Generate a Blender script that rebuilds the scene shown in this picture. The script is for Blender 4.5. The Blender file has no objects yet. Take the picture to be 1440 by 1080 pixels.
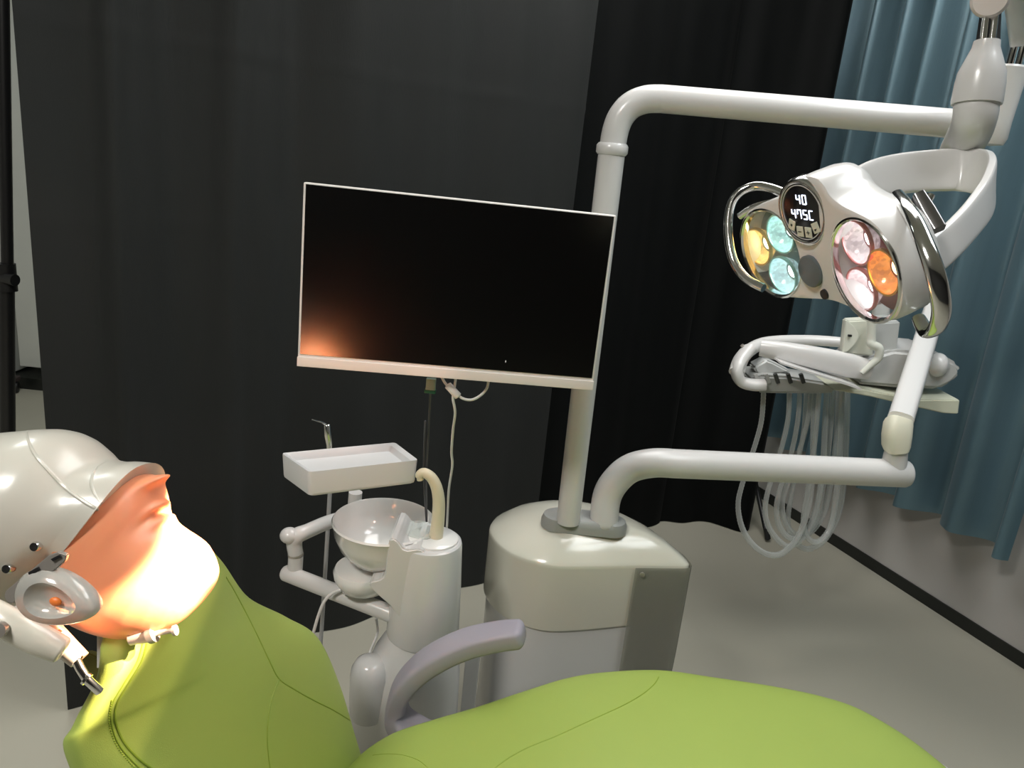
import bpy, bmesh, math, random
import numpy as np
from mathutils import Vector, Matrix
from mathutils.bvhtree import BVHTree
random.seed(7)
sc = bpy.context.scene
COL = sc.collection
PI = math.pi
# ------------------------------------------------------------------ camera
FPX = 1060.0; VP = (350.0, 4200.0); CH = 1.55
U_ = -np.array([VP[0]-720, -(VP[1]-540), -FPX]); U_ /= np.linalg.norm(U_)
F_ = np.array([0, 0, -1.0]) - U_*(-U_[2]); F_ /= np.linalg.norm(F_)
X_ = np.cross(F_, U_)
RM = Matrix([list(X_), list(F_), list(U_)])          # camera axes -> world
CAM = Vector((0, 0, CH))
cam_d = bpy.data.cameras.new('camera'); cam = bpy.data.objects.new('camera', cam_d)
COL.objects.link(cam); cam.matrix_world = Matrix.Translation(CAM) @ RM.to_4x4()
cam_d.sensor_width = 36; cam_d.lens = 36*FPX/1440; cam_d.clip_start = 0.02
sc.camera = cam

def ray(px, py): return RM @ Vector(((px-720)/FPX, -(py-540)/FPX, -1.0))
def at(px, py, d): return CAM + ray(px, py)*d         # a point of the room seen at (px,py), d metres deep
def onz(px, py, z): r = ray(px, py); return CAM + r*((z-CH)/r.z)
def ony(px, py, y): r = ray(px, py); return CAM + r*(y/r.y)
def onplane(px, py, o, n): r = ray(px, py); return CAM + r*((o-CAM).dot(n)/r.dot(n))
def mm(px, d): return px*d/FPX                        # a width of px pixels at depth d
V = Vector
UP = V((0, 0, 1))

# ------------------------------------------------------------------ materials
def mat(name, col, rough=.5, metal=0., spec=.5, var=.04, scale=8., bump=0., bscale=60., coat=0., sheen=0., trans=0., sss=0., emit=None, es=0., alpha=1., stretch=None):
    m = bpy.data.materials.new(name); m.use_nodes = True
    nt = m.node_tree; p = nt.nodes['Principled BSDF']
    p.inputs['Roughness'].default_value = rough; p.inputs['Metallic'].default_value = metal
    p.inputs['Specular IOR Level'].default_value = spec
    p.inputs['Coat Weight'].default_value = coat; p.inputs['Coat Roughness'].default_value = .12
    p.inputs['Sheen Weight'].default_value = sheen; p.inputs['Sheen Roughness'].default_value = .4
    p.inputs['Transmission Weight'].default_value = trans; p.inputs['Alpha'].default_value = alpha
    if sss:
        p.inputs['Subsurface Weight'].default_value = sss; p.inputs['Subsurface Radius'].default_value = (1, .35, .15); p.inputs['Subsurface Scale'].default_value = .008
    if emit:
        p.inputs['Emission Color'].default_value = (*emit, 1); p.inputs['Emission Strength'].default_value = es
    tc = nt.nodes.new('ShaderNodeTexCoord'); mp = nt.nodes.new('ShaderNodeMapping')
    nt.links.new(tc.outputs['Object'], mp.inputs[0])
    if stretch: mp.inputs['Scale'].default_value = stretch
    nz = nt.nodes.new('ShaderNodeTexNoise'); nz.inputs['Scale'].default_value = scale; nz.inputs['Detail'].default_value = 3
    nt.links.new(mp.outputs[0], nz.inputs['Vector'])
    mx = nt.nodes.new('ShaderNodeMix'); mx.data_type = 'RGBA'
    mx.inputs['A'].default_value = (*[max(0, c*(1-var)) for c in col], 1)
    mx.inputs['B'].default_value = (*[min(1, c*(1+var)) for c in col], 1)
    nt.links.new(nz.outputs[0], mx.inputs['Factor']); nt.links.new(mx.outputs['Result'], p.inputs['Base Color'])
    if bump:
        n2 = nt.nodes.new('ShaderNodeTexNoise'); n2.inputs['Scale'].default_value = bscale; n2.inputs['Detail'].default_value = 4
        nt.links.new(mp.outputs[0], n2.inputs['Vector'])
        b = nt.nodes.new('ShaderNodeBump'); b.inputs['Strength'].default_value = bump; b.inputs['Distance'].default_value = .002
        nt.links.new(n2.outputs[0], b.inputs['Height']); nt.links.new(b.outputs[0], p.inputs['Normal'])
    return m

def clear_mat(name, tint, amount=.8, rough=.05, edge=.9):
    m = bpy.data.materials.new(name); m.use_nodes = True; nt = m.node_tree
    out = nt.nodes['Material Output']; nt.nodes.remove(nt.nodes['Principled BSDF'])
    t = nt.nodes.new('ShaderNodeBsdfTransparent'); t.inputs[0].default_value = (*tint, 1)
    g = nt.nodes.new('ShaderNodeBsdfPrincipled'); g.inputs['Roughness'].default_value = rough; g.inputs['Base Color'].default_value = (*[c*.85 for c in tint], 1)
    lw = nt.nodes.new('ShaderNodeLayerWeight'); lw.inputs[0].default_value = .35
    nz = nt.nodes.new('ShaderNodeTexNoise'); nz.inputs['Scale'].default_value = 40
    ma = nt.nodes.new('ShaderNodeMath'); ma.operation = 'MULTIPLY_ADD'; ma.inputs[1].default_value = edge; ma.inputs[2].default_value = 1-amount
    ma.use_clamp = True
    mx = nt.nodes.new('ShaderNodeMixShader')
    nt.links.new(lw.outputs['Facing'], ma.inputs[0]); nt.links.new(ma.outputs[0], mx.inputs[0])
    nt.links.new(t.outputs[0], mx.inputs[1]); nt.links.new(g.outputs[0], mx.inputs[2]); nt.links.new(mx.outputs[0], out.inputs[0])
    b = nt.nodes.new('ShaderNodeBump'); b.inputs['Strength'].default_value = .15; b.inputs['Distance'].default_value = .002
    nt.links.new(nz.outputs[0], b.inputs['Height']); nt.links.new(b.outputs[0], g.inputs['Normal'])
    return m

M = dict(
 white=mat('white_enamel', (.68, .67, .66), .28, coat=.25, var=.015),
 cream=mat('cream_gloss_plastic', (.68, .67, .58), .2, coat=.5, var=.015),
 body=mat('white_cabinet_paint', (.66, .66, .655), .25, coat=.4, var=.015),
 tray=mat('tray_plastic', (.66, .68, .69), .35, var=.01),
 ceramic=mat('ceramic', (.84, .84, .82), .12, coat=.7, var=.01),
 ivory=mat('ivory_plastic', (.74, .68, .50), .35, var=.05),
 grey=mat('grey_plastic', (.36, .37, .36), .4, var=.04),
 chrome=mat('chrome', (.75, .75, .74), .12, 1., var=.05),
 steel=mat('brushed_steel', (.52, .48, .44), .42, .75, var=.1),
 black=mat('black_plastic', (.012, .012, .013), .4),
 screen=mat('screen_glass', (.0008, .0006, .0006), .20, spec=1.0, var=.02),
 bezel=mat('white_bezel', (.86, .82, .78), .35, var=.01),
 vinyl=mat('green_vinyl', (.35, .46, .10), .42, spec=.4, var=.05, scale=5, bump=.12, bscale=900),
 seam=mat('green_seam', (.27, .38, .04), .5, var=.1, scale=60),
 arm=mat('lilac_grey_rubber', (.36, .34, .40), .45, var=.03),
 skull=mat('phantom_white_plastic', (.52, .51, .45), .28, coat=.3, var=.02),
 skin=mat('phantom_face_rubber', (.74, .29, .15), .38, spec=.5, var=.03, sss=.25),
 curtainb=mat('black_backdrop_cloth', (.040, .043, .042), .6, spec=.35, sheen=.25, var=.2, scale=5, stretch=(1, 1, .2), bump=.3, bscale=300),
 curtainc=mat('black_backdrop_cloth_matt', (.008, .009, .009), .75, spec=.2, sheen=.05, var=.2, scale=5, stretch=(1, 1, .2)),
 floor=mat('vinyl_floor', (.45, .43, .355), .55, spec=.3, var=.09, scale=1.5, bump=.08, bscale=30),
 wall=mat('grey_wall_paint', (.52, .50, .48), .7, var=.08, scale=5, bump=.1, bscale=20),
 wallw=mat('white_wall_paint', (.62, .62, .58), .7, var=.03),
 wallf=mat('unseen_dark_wall', (.03, .03, .03), .8),  # unseen wall, made dark so the glossy screen reflects little
 ceil=mat('ceiling_paint', (.6, .6, .58), .8),
 base=mat('black_skirting', (.012, .014, .012), .35),
 blue=mat('blue_window_curtain', (.21, .345, .41), .36, .35, spec=.8, sheen=.3, var=.35, scale=9, stretch=(1, 1, .03), bump=.2, bscale=200),
 cable=mat('white_cable', (.78, .77, .76), .4),
 hose=clear_mat('clear_ribbed_hose', (.95, .97, .96), .70, .12, .7),
 clear=clear_mat('clear_plastic', (.95, .97, .96), .95, .05, .4),
 lensg=clear_mat('lens_glass', (.96, .97, .97), .99, .03, .10),
 smoke=clear_mat('smoked_side_panel', (.62, .62, .56), .45, .15, .3),
 dgreen=mat('green_plug', (.01, .10, .05), .4),
 capc=mat('cream_cap', (.82, .80, .66), .4, var=.02),
 olive=mat('olive_vinyl', (.16, .15, .03), .5),
 darkred=mat('lens_recess_maroon', (.20, .035, .05), .35),
 darkgrn=mat('lens_recess_green', (.12, .17, .15), .35),
 sensor=mat('sensor_glass', (.10, .12, .13), .15),
 clearpink=clear_mat('clear_screw_plastic', (.95, .85, .82), .6, .1),
)

# ------------------------------------------------------------------ mesh builder
def sm(pts, n=8, closed=False):
    P = [V(p) for p in pts]; out = []; L = len(P)
    rng = range(L if closed else L-1)
    for i in rng:
        if closed: a, b, c, d = P[(i-1) % L], P[i], P[(i+1) % L], P[(i+2) % L]
        else: a, b, c, d = P[max(i-1, 0)], P[i], P[i+1], P[min(i+2, L-1)]
        for k in range(n):
            t = k/n
            out.append(.5*((2*b)+(c-a)*t+(2*a-5*b+4*c-d)*t*t+(3*b-a-3*c+d)*t**3))
    if not closed: out.append(P[-1])
    return out
def lerpl(vals, n):
    out = []
    for i in range(n):
        t = i/(n-1)*(len(vals)-1); k = min(int(t), len(vals)-2); out.append(vals[k]+(vals[k+1]-vals[k])*(t-k))
    return out
def resample(pts, n, closed=True):
    P = list(pts)+([pts[0]] if closed else []); L = [0]
    for a, b in zip(P, P[1:]): L.append(L[-1]+(b-a).length)
    out = []; j = 0
    for i in range(n):
        s = L[-1]*i/(n if closed else n-1)
        while j < len(L)-2 and L[j+1] < s: j += 1
        t = (s-L[j])/max(L[j+1]-L[j], 1e-9); out.append(P[j].lerp(P[j+1], t))
    return out

class B:
    def __init__(s): s.b = bmesh.new()
    def loft(s, rings, caps=(True, True), closed=False):
        R = [[s.b.verts.new(p) for p in r] for r in rings]; n = len(R[0])
        for i in range(len(R)-(0 if closed else 1)):
            A, C = R[i], R[(i+1) % len(R)]
            for k in range(n):
                s.b.faces.new((A[k], A[(k+1) % n], C[(k+1) % n], C[k]))
        if not closed:
            if caps[0]: s.b.faces.new(list(reversed(R[0])))
            if caps[1]: s.b.faces.new(R[-1])
        return s
    def frames(s, pts, up=None):
        T = []
        for i in range(len(pts)):
            a = pts[max(i-1, 0)]; c = pts[min(i+1, len(pts)-1)]; T.append((c-a).normalized())
        if up is None:
            up = UP if abs(T[0].z) < .9 else V((1, 0, 0))
        x = (up-T[0]*up.dot(T[0])).normalized(); fr = []
        for t in T:
            x = (x-t*x.dot(t)).normalized(); fr.append((t, x, t.cross(x)))
        return fr
    def tube(s, pts, r, seg=16, round_ends=False, ribs=0):
        pts = [V(p) for p in pts]; n = len(pts)
        rr = lerpl(r, n) if isinstance(r, (list, tuple)) else [r]*n
        fr = s.frames(pts); rings = []
        def ring(c, f, q): return [c+(f[1]*math.cos(2*PI*k/seg)+f[2]*math.sin(2*PI*k/seg))*q for k in range(seg)]
        if round_ends:
            for a in (80, 60, 40, 20): a = math.radians(a); rings.append(ring(pts[0]-fr[0][0]*rr[0]*math.sin(a)*round_ends, fr[0], rr[0]*math.cos(a)))
        for i in range(n): rings.append(ring(pts[i], fr[i], rr[i]*(1+(ribs if i % 2 else 0))))
        if round_ends:
            for a in (20, 40, 60, 80): a = math.radians(a); rings.append(ring(pts[-1]+fr[-1][0]*rr[-1]*math.sin(a)*round_ends, fr[-1], rr[-1]*math.cos(a)))
        return s.loft(rings)
    def band(s, pts, W, widths, thick, p=6, seg=24, round_start=0.):
        pts = [V(q) for q in pts]; n = len(pts); ww = lerpl(widths, n); rings = []
        for i in range(n):
            t = (pts[min(i+1, n-1)]-pts[max(i-1, 0)]).normalized()
            w = (V(W)-t*V(W).dot(t)).normalized(); h = t.cross(w); r = []
            for k in range(seg):
                a = 2*PI*k/seg; c, q = math.cos(a), math.sin(a)
                r.append(pts[i]+w*(math.copysign(abs(c)**(2/p), c)*ww[i]/2)+h*(math.copysign(abs(q)**(2/p), q)*thick/2))
            rings.append(r)
        if round_start:
            t = (pts[0]-pts[1]).normalized(); r0 = rings[0]; pre = []
            for a in (15, 35, 55, 75): a = math.radians(a); pre.append([pts[0]+(q-pts[0])*(.35+.65*math.cos(a))+t*round_start*math.sin(a) for q in r0])
            rings = pre[::-1]+rings
        return s.loft(rings)
    def lathe(s, prof, o=(0, 0, 0), axis=(0, 0, 1), seg=40, closed=False):
        ax = V(axis).normalized(); u = ax.orthogonal().normalized(); w = ax.cross(u); o = V(o)
        rings = [[o+ax*h+(u*math.cos(2*PI*k/seg)+w*math.sin(2*PI*k/seg))*max(r, 1e-4) for k in range(seg)] for r, h in prof]
        return s.loft(rings, closed=closed)
    def box(s, c, size, R=None, bev=0.):
        t = bmesh.new(); bmesh.ops.create_cube(t, size=1)
        for v in t.verts: v.co = V((v.co.x*size[0], v.co.y*size[1], v.co.z*size[2]))
        if bev: bmesh.ops.bevel(t, geom=t.edges[:], offset=bev, segments=3, affect='EDGES', profile=.6)
        mt = Matrix.Translation(V(c)) @ (R.to_4x4() if R else Matrix.Identity(4)); t.transform(mt); s.add(t); return s
    def prism(s, poly, n, depth, bev=0.):      # polygon (points in one plane) thickened along n, centred
        t = bmesh.new(); n = V(n).normalized()
        a = [t.verts.new(V(p)-n*depth/2) for p in poly]; b = [t.verts.new(V(p)+n*depth/2) for p in poly]
        t.faces.new(a); t.faces.new(list(reversed(b))); L = len(a)
        for k in range(L): t.faces.new((a[k], b[k], b[(k+1) % L], a[(k+1) % L]))
        bmesh.ops.recalc_face_normals(t, faces=t.faces[:])
        if bev: bmesh.ops.bevel(t, geom=t.edges[:], offset=bev, segments=3, affect='EDGES')
        s.add(t); return s
    def ell(s, c, rad, R=None, seg=24):
        t = bmesh.new(); bmesh.ops.create_uvsphere(t, u_segments=seg, v_segments=seg//2, radius=1)
        t.transform(Matrix.Translation(V(c)) @ (R.to_4x4() if R else Matrix.Identity(4)) @ Matrix.Diagonal((*rad, 1))); s.add(t); return s
    def add(s, t):
        me = bpy.data.meshes.new('t'); t.to_mesh(me); t.free(); s.b.from_mesh(me); bpy.data.meshes.remove(me)

K = 1.
def la(px, py, d): return at(px, py, d*K)
class BK(B):                                           # the lamp's builder: every size times K
    def tube(s, pts, r, *a, **k): return B.tube(s, pts, [x*K for x in r] if isinstance(r, (list, tuple)) else r*K, *a, **k)
    def band(s, pts, W, widths, thick, **k): return B.band(s, pts, W, [x*K for x in widths], thick*K, **k)
    def lathe(s, prof, *a, **k): return B.lathe(s, [(x*K, y*K) for x, y in prof], *a, **k)
    def box(s, c, size, R=None, bev=0.): return B.box(s, c, [x*K for x in size], R, bev*K)
ORG = {}
def obj(name, b, m, parent=None, ang=35, smooth=True, **tags):
    bm = b.b if isinstance(b, B) else b
    bmesh.ops.recalc_face_normals(bm, faces=bm.faces[:])
    xs = [v.co for v in bm.verts]
    lo = V([min(p[i] for p in xs) for i in range(3)]); hi = V([max(p[i] for p in xs) for i in range(3)])
    c = (lo+hi)/2
    if parent is None: c.z = lo.z
    bm.transform(Matrix.Translation(-c)); me = bpy.data.meshes.new(name); bm.to_mesh(me); bm.free()
    for p in me.polygons: p.use_smooth = smooth
    if smooth: me.set_sharp_from_angle(angle=math.radians(ang))
    me.materials.append(M[m] if isinstance(m, str) else m)
    o = bpy.data.objects.new(name, me); COL.objects.link(o); ORG[o.name] = c
    if parent: o.parent = parent; o.location = c-ORG[parent.name]
    else: o.location = c
    for k, v in tags.items(): o[k] = v
    return o
def thing(name, loc, label, category, group=None):
    o = bpy.data.objects.new(name, None); COL.objects.link(o); o.location = loc; o.empty_display_size = .05; ORG[o.name] = V(loc)
    o['label'] = label; o['category'] = category
    if group: o['group'] = group
    return o

def boolean_cut(o, cutters):
    for c in cutters:
        m = o.modifiers.new('cut', 'BOOLEAN'); m.operation = 'DIFFERENCE'; m.object = c; m.solver = 'EXACT'
    bpy.context.view_layer.update()
    ev = o.evaluated_get(bpy.context.evaluated_depsgraph_get()); me = bpy.data.meshes.new_from_object(ev)
    o.modifiers.clear(); o.data = me
    for c in cutters: bpy.data.objects.remove(c)
    for p in me.polygons: p.use_smooth = True
    me.set_sharp_from_angle(angle=math.radians(35))

# ------------------------------------------------------------------ the room
WA = onz(1170, 765, 0); WB = onz(1440, 940, 0); WD = (WB-WA).normalized(); WN = V((-WD.y, WD.x, 0))
if WN.dot(CAM-WA) < 0: WN = -WN
def wallpt(y): t = (y-WA.y)/WD.y; return WA+WD*t
c1, c2 = wallpt(4.75), wallpt(-2.5)
def slab(a, b, z0, z1, th, inward):
    n = -inward.normalized()
    return B().loft([[V((p.x, p.y, z)) for p in (a, b, b+n*th, a+n*th)] for z in (z0, z1)])
obj('floor', B().box((-.3, 1.1, -.05), (9.6, 8, .1)), 'floor', kind='structure')
obj('ceiling', B().box((-.3, 1.1, 2.97), (9.6, 8, .1)), 'ceil', kind='structure')
obj('wall_right', slab(c2, c1, 0, 2.92, .1, WN), 'wall', kind='structure')
obj('wall_back', slab(V((c1.x+.1, 4.75, 0)), V((-4, 4.75, 0)), 0, 2.92, .1, V((0, -1, 0))), 'wallw', kind='structure')
obj('wall_left', slab(V((-4, 4.85, 0)), V((-4, -2.5, 0)), 0, 2.92, .1, V((1, 0, 0))), 'wallw', kind='structure')
obj('wall_front', slab(V((-4.1, -2.5, 0)), V((c2.x+.1, -2.5, 0)), 0, 2.92, .1, V((0, 1, 0))), 'wallf', kind='structure')
b0, b1 = wallpt(4.74)+WN*.006, wallpt(-2.4)+WN*.006
obj('baseboard_right', slab(b1, b0, 0, .052, .006, WN), 'base', kind='structure')
obj('baseboard_back', B().box((-2.2, 4.735, .02), (3.4, .03, .04)), 'wallw', kind='structure')

# pale cabinet far left behind the backdrop
cb = thing('storage_cabinet', (-2.95, 4.5, 0), 'pale grey cabinet glimpsed past the left edge of the black curtain', 'cabinet')
e1 = ony(30, 300, 4.25)
obj('body', B().box((-3.42, 4.48, 1.4), (.9, .46, 2.64), bev=.008), mat('cabinet_grey', (.50, .51, .48), .5), cb)
obj('door', B().box((-2.72, 4.30, 1.42), (.44, .04, 2.6), bev=.006), mat('cabinet_white', (.70, .71, .67), .45), cb)
obj('plinth', B().box((-3.2, 4.42, .035), (1.3, .40, .07)), 'base', cb)
cw = thing('caster_wheel', onz(20, 552, 0), 'small dark caster wheel on the floor beside the black pole', 'wheel')
p = onz(21, 552, 0)
obj('wheel', B().lathe([(.001, -.02), (.03, -.02), (.034, -.012), (.034, .012), (.03, .02), (.001, .02)], p+UP*.035, (1, .4, 0)), 'black', cw)
obj('housing', B().box(p+UP*.085, (.05, .06, .03), bev=.01), mat('caster_brown', (.05, .035, .035), .5), cw)
obj('stem', B().tube([p+UP*.10, p+UP*.125], .012), 'steel', cw)

# ------------------------------------------------------------------ curtains
def cloth(path, z0, z1, fold, nu, nz=50, hem=None, th=.003):
    P = resample(path, nu, closed=False); b = bmesh.new(); rows = []
    S = 0; Ss = [0]
    for a, c in zip(P, P[1:]): S += (c-a).length; Ss.append(S)
    for j in range(nz+1):
        t = j/nz; row = []
        for i in range(nu):
            tan = (P[min(i+1, nu-1)]-P[max(i-1, 0)]).normalized(); n = V((tan.y, -tan.x, 0))
            zb = z0 if hem is None else z0+hem(Ss[i])
            z = zb+(z1-zb)*t
            q = P[i]+n*fold(Ss[i], z); row.append(b.verts.new((q.x, q.y, z)))
        rows.append(row)
    for j in range(nz):
        for i in range(nu-1): b.faces.new((rows[j][i], rows[j][i+1], rows[j+1][i+1], rows[j+1][i]))
    r = bmesh.ops.solidify(b, geom=b.faces[:], thickness=th)
    return b
def gz(s, c, w): return math.exp(-((s-c)/w)**2)
pL0 = onz(95, 998, 0); pL1 = onz(680, 820, 0)
pdir = (pL1-pL0).normalized()
def foldL(s, z):
    k = .55+.45*z/2.7
    f = .012*math.sin(s*9+.6*math.sin(z*1.3))*k+.008*math.sin(s*23+1.5+z*.5)*k
    f += .022*gz(s, .42+.02*z, .045)-.020*gz(s, .30, .06)+.018*gz(s, .16+.01*z, .03)-.012*gz(s, .62, .05)
    f += .0022*(gz(z, 1.32, .006)+gz(z, .92, .006)+gz(z, 1.75, .006))
    return f*1.5
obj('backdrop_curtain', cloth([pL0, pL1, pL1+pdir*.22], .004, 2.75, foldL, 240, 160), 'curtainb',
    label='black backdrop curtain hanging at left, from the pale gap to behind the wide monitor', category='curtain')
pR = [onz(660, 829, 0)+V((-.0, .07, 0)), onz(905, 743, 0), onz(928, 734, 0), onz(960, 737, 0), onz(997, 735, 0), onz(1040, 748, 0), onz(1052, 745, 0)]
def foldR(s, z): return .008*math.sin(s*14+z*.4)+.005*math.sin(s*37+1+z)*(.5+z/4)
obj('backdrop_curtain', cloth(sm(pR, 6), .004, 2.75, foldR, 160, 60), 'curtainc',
    label='black backdrop curtain behind the bent white lamp post, its hem loose on the floor', category='curtain')

def blue(y0, y1, ph, z0):
    a, b = wallpt(y0)+WN*.12, wallpt(y1)+WN*.12
    def fold(s, z):
        k = 1.0-.12*z
        w = s*35+ph+1.6*math.sin(s*5.1+ph)+.25*math.sin(z*1.7+s*3)
        return k*((.060)*math.sin(w)+.010*math.sin(s*46+ph*3)+.006*math.sin(s*71+ph*2+.5*z))
    return cloth([a, b], z0, 2.86, fold, 420, 50, hem=lambda s: .012*math.sin(s*4))
ys = 2.44
obj('window_curtain', blue(4.35, ys, .4, .40), 'blue', label='long blue-grey curtain hanging on the wall behind the instrument table', category='curtain')
obj('window_curtain', blue(ys-.03, 1.2, 2.1, .35), 'blue', label='next panel of blue-grey curtain, cut off by the right edge of the photo', category='curtain')

# ------------------------------------------------------------------ backdrop stand poles
st = thing('backdrop_stand', onz(14, 850, 0), 'black metal backdrop stand pole at far left beside the white phantom head', 'stand')
f0 = onz(14, 850, 0); dS = (f0-CAM).dot(RM @ V((0, 0, -1)))
k0 = ony(9, 385, f0.y); t0 = ony(3, -60, f0.y)
obj('lower_tube', B().tube([f0+UP*.02, k0], .021), 'black', st)
obj('upper_tube', B().tube([k0-UP*.05, t0], .016), 'black', st)
kb = B(); kb.tube([k0-UP*.05, k0+UP*.03], .026); kb.tube([k0-UP*.01+V((.0, -.02, 0)), k0-UP*.01+V((.045, -.03, 0))], [.012, .017])
obj('clamp_knob', kb, 'black', st)
obj('base_plate', B().lathe([(.001, 0), (.09, 0), (.09, .012), (.05, .03), (.001, .03)], f0), 'black', st)
sr = thing('light_stand', onz(1079, 762, 0), 'thin black stand leg seen on the floor through the hanging clear hoses', 'stand')
q0 = onz(1079, 762, 0)
obj('leg', B().tube([q0+UP*.012, ony(1061, 672, q0.y+.22)+V((0, 0, 0)), ony(1050, 610, q0.y+.45)], .011), 'black', sr)
obj('foot', B().tube([q0+UP*.0135, q0+UP*.014+V((-.008, .02, .045))], .0135), 'black', sr)
q2 = ony(1050, 610, q0.y+.45)
obj('pole', B().tube([V((q2.x, q2.y, .02)), V((q2.x, q2.y, 1.2))], .013), 'black', sr)

# ------------------------------------------------------------------ dental unit cabinet
def fp(scale=1., z=0., cx=.205, cy=1.70, off=0.):
    ctl = [(-.020, 1.72), (-.008, 1.655), (.030, 1.597), (.085, 1.563), (.145, 1.550), (.24, 1.568), (.33, 1.590), (.41, 1.603), (.455, 1.612), (.466, 1.628),
           (.452, 1.68), (.40, 1.76), (.32, 1.83), (.20, 1.865), (.09, 1.85), (.01, 1.80)]
    P = resample(sm([V((x, y, 0)) for x, y in ctl], 8, closed=True), 96)
    return [V((cx+(p.x-cx)*scale, cy+(p.y-cy)*scale, z)) for p in P]
cab = thing('delivery_cabinet', (.2, 1.7, 0), 'rounded white floor cabinet behind the green seat with domed cream top and grey side', 'cabinet')
cxp = (.205, 1.70)
def fz(s, z): return fp(s, z)
obj('body', B().loft([fz(.95, 0), fz(.955, .3), fz(.962, .515), fz(.9, .516)]), 'body', cab)
def cov(s, z, sag=0.):
    return fp(s, z)
# the lower rim of the cover sweeps down towards the front-left corner
def rim(z, s=1.): return [V((p.x, p.y, z-.012*math.cos((p.x-.1)*6))) for p in fp(s)]
obj('top_cover', B().loft([rim(.520, .95), rim(.520, .995), rim(.527, 1.0), cov(.998, .672), cov(.996, .679), cov(.985, .6825), cov(.95, .689), cov(.88, .701), cov(.78, .717), cov(.6, .735), cov(.4, .747), cov(.2, .751), cov(.05, .752)]), 'cream', cab, ang=60)
# smoked side panel
P = fp(1.0); idx = [i for i, p in enumerate(P) if p.x > .325 and p.y < 1.70]
seg = sorted([P[i] for i in idx], key=lambda p: math.atan2(p.y-1.70, p.x-.25))
rows = []
for j in range(13):
    t = j/12; z = .678-.50*t; hi_ = 1.0 if t < .45 else 1-.55*((t-.45)/.55)**1.8
    lo_ = 0.0
    r = []
    sg = resample(seg, 20, closed=False)
    for k in range(20):
        u = lo_+(hi_-lo_)*k/19; x = u*19; a = int(min(x, 18)); q = sg[a].lerp(sg[a+1], x-a)
        o = (V((q.x, q.y, 0))-V((.3, 1.72, 0))).normalized(); r.append(V((q.x, q.y, z))+o*.006)
    rows.append(r)
b = bmesh.new(); VV = [[b.verts.new(p) for p in r] for r in rows]
for j in range(12):
    for k in range(19): b.faces.new((VV[j][k], VV[j][k+1], VV[j+1][k+1], VV[j+1][k]))
bmesh.ops.solidify(b, geom=b.faces[:], thickness=.003)
obj('side_panel', b, 'smoke', cab, label='smoked grey translucent panel')
sp = rows[0][1]+V((.006, -.004, -.014))
obj('screw', B().lathe([(.001, 0), (.006, 0), (.006, .003), (.002, .004)], sp, (0, -1, 0), seg=16), 'steel', cab)
dc = ony(670, 960, 1.62)
obj('connecting_duct', B().box(V((dc.x-.015, 1.60, .22)), (.035, .06, .44), bev=.004), 'body', cab)
P0 = onz(799, 731, .765); P1 = onz(850, 731, .765)
# collar
e = [V((.205+ (.062 if math.cos(a) > 0 else -.062) + .036*math.cos(a), 1.648+.036*math.sin(a), 0)) for a in [2*PI*(k+.5)/48 for k in range(48)]]
def ering(s, z): return [V((.205+(p.x-.205)*s, 1.648+(p.y-1.648)*s, z)) for p in e]
obj('pole_collar', B().loft([ering(1.05, .735), ering(1.05, .752), ering(1.0, .764), ering(.9, .768), ering(.4, .767)]), 'grey', cab)

# ------------------------------------------------------------------ lamp post with bent top pipe
post = thing('lamp_post', (P0.x, P0.y, .765), 'tall white post bent into a horizontal arm, rising from the cabinet behind the monitor', 'pole')
T0 = V((P0.x, P0.y, .76)); yk = P0.y-.005
Kc = ony(861, 208, yk)
obj('lower_pipe', B().tube([T0, Kc-UP*.0], .0275, 24), 'white', post)
kd = (Kc-T0).normalized()
obj('ring', B().lathe([(.020, -.014), (.029, -.014), (.0325, -.009), (.0325, .004), (.029, .009), (.020, .009)], Kc, kd), 'white', post)
pts = [Kc, ony(866, 182, yk), ony(874, 163, yk), ony(888, 148, yk), ony(908, 140, yk), ony(930, 139, yk)]
endp = ony(1400, 179, 1.555)
path = sm(pts, 6)+[pts[-1].lerp(endp, t) for t in (.1, .4, .7, 1)]
obj('upper_pipe', B().tube(path, .0270, 24, round_ends=.5), 'white', post)
cn = V((endp.x-.004, endp.y, endp.z))
obj('pivot_cone', B().lathe([(.001, -.035), (.024, -.032), (.0285, -.02), (.0285, .01), (.031, .06), (.0335, .105), (.031, .109), (.001, .109)], cn), 'white', post)

# ------------------------------------------------------------------ operating lamp
K = .82                                  # size of the lamp against a first guess of its distance
dR, dL = .95*K, .95*1.17*K
PRc = RM @ V(((1217-720)/FPX*dR, -(380-540)/FPX*dR, -dR)); PLc = RM @ V(((1086-720)/FPX*dL, -(356-540)/FPX*dL, -dL))
PR_, PL_ = CAM+PRc, CAM+PLc
EX = (PR_-PL_).normalized()
EN = RM @ V((-.877, -.379, .24)); EN = (EN-EX*EN.dot(EX)).normalized(); EY = EN.cross(EX).normalized()
LO = (PR_+PL_)/2
def lw(u, v, w=0.): return LO+EX*u+EY*v+EN*w
def lpx(px, py, w=0.): return onplane(px, py, LO+EN*w, EN)
def luv(px, py, w=0.): p = lpx(px, py, w)-LO; return p.dot(EX), p.dot(EY)
LR = Matrix([EX, EY, EN]).transposed()
phi = math.radians(9); ENR = EN*math.cos(phi)-EX*math.sin(phi)      # the right half of the face is turned inwards
EX, EY, EN, ENR = EX*K, EY*K, EN*K, ENR*K
PR_ = onplane(1217, 380, LO, ENR)
def fpx(px, py):
    p = lpx(px, py); return p if (p-LO).dot(EX) < 0 else onplane(px, py, LO, ENR)
lamp = thing('operating_lamp', LO, 'white dental operating lamp with coloured lights shining, hanging from the top arm', 'lamp')
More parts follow.
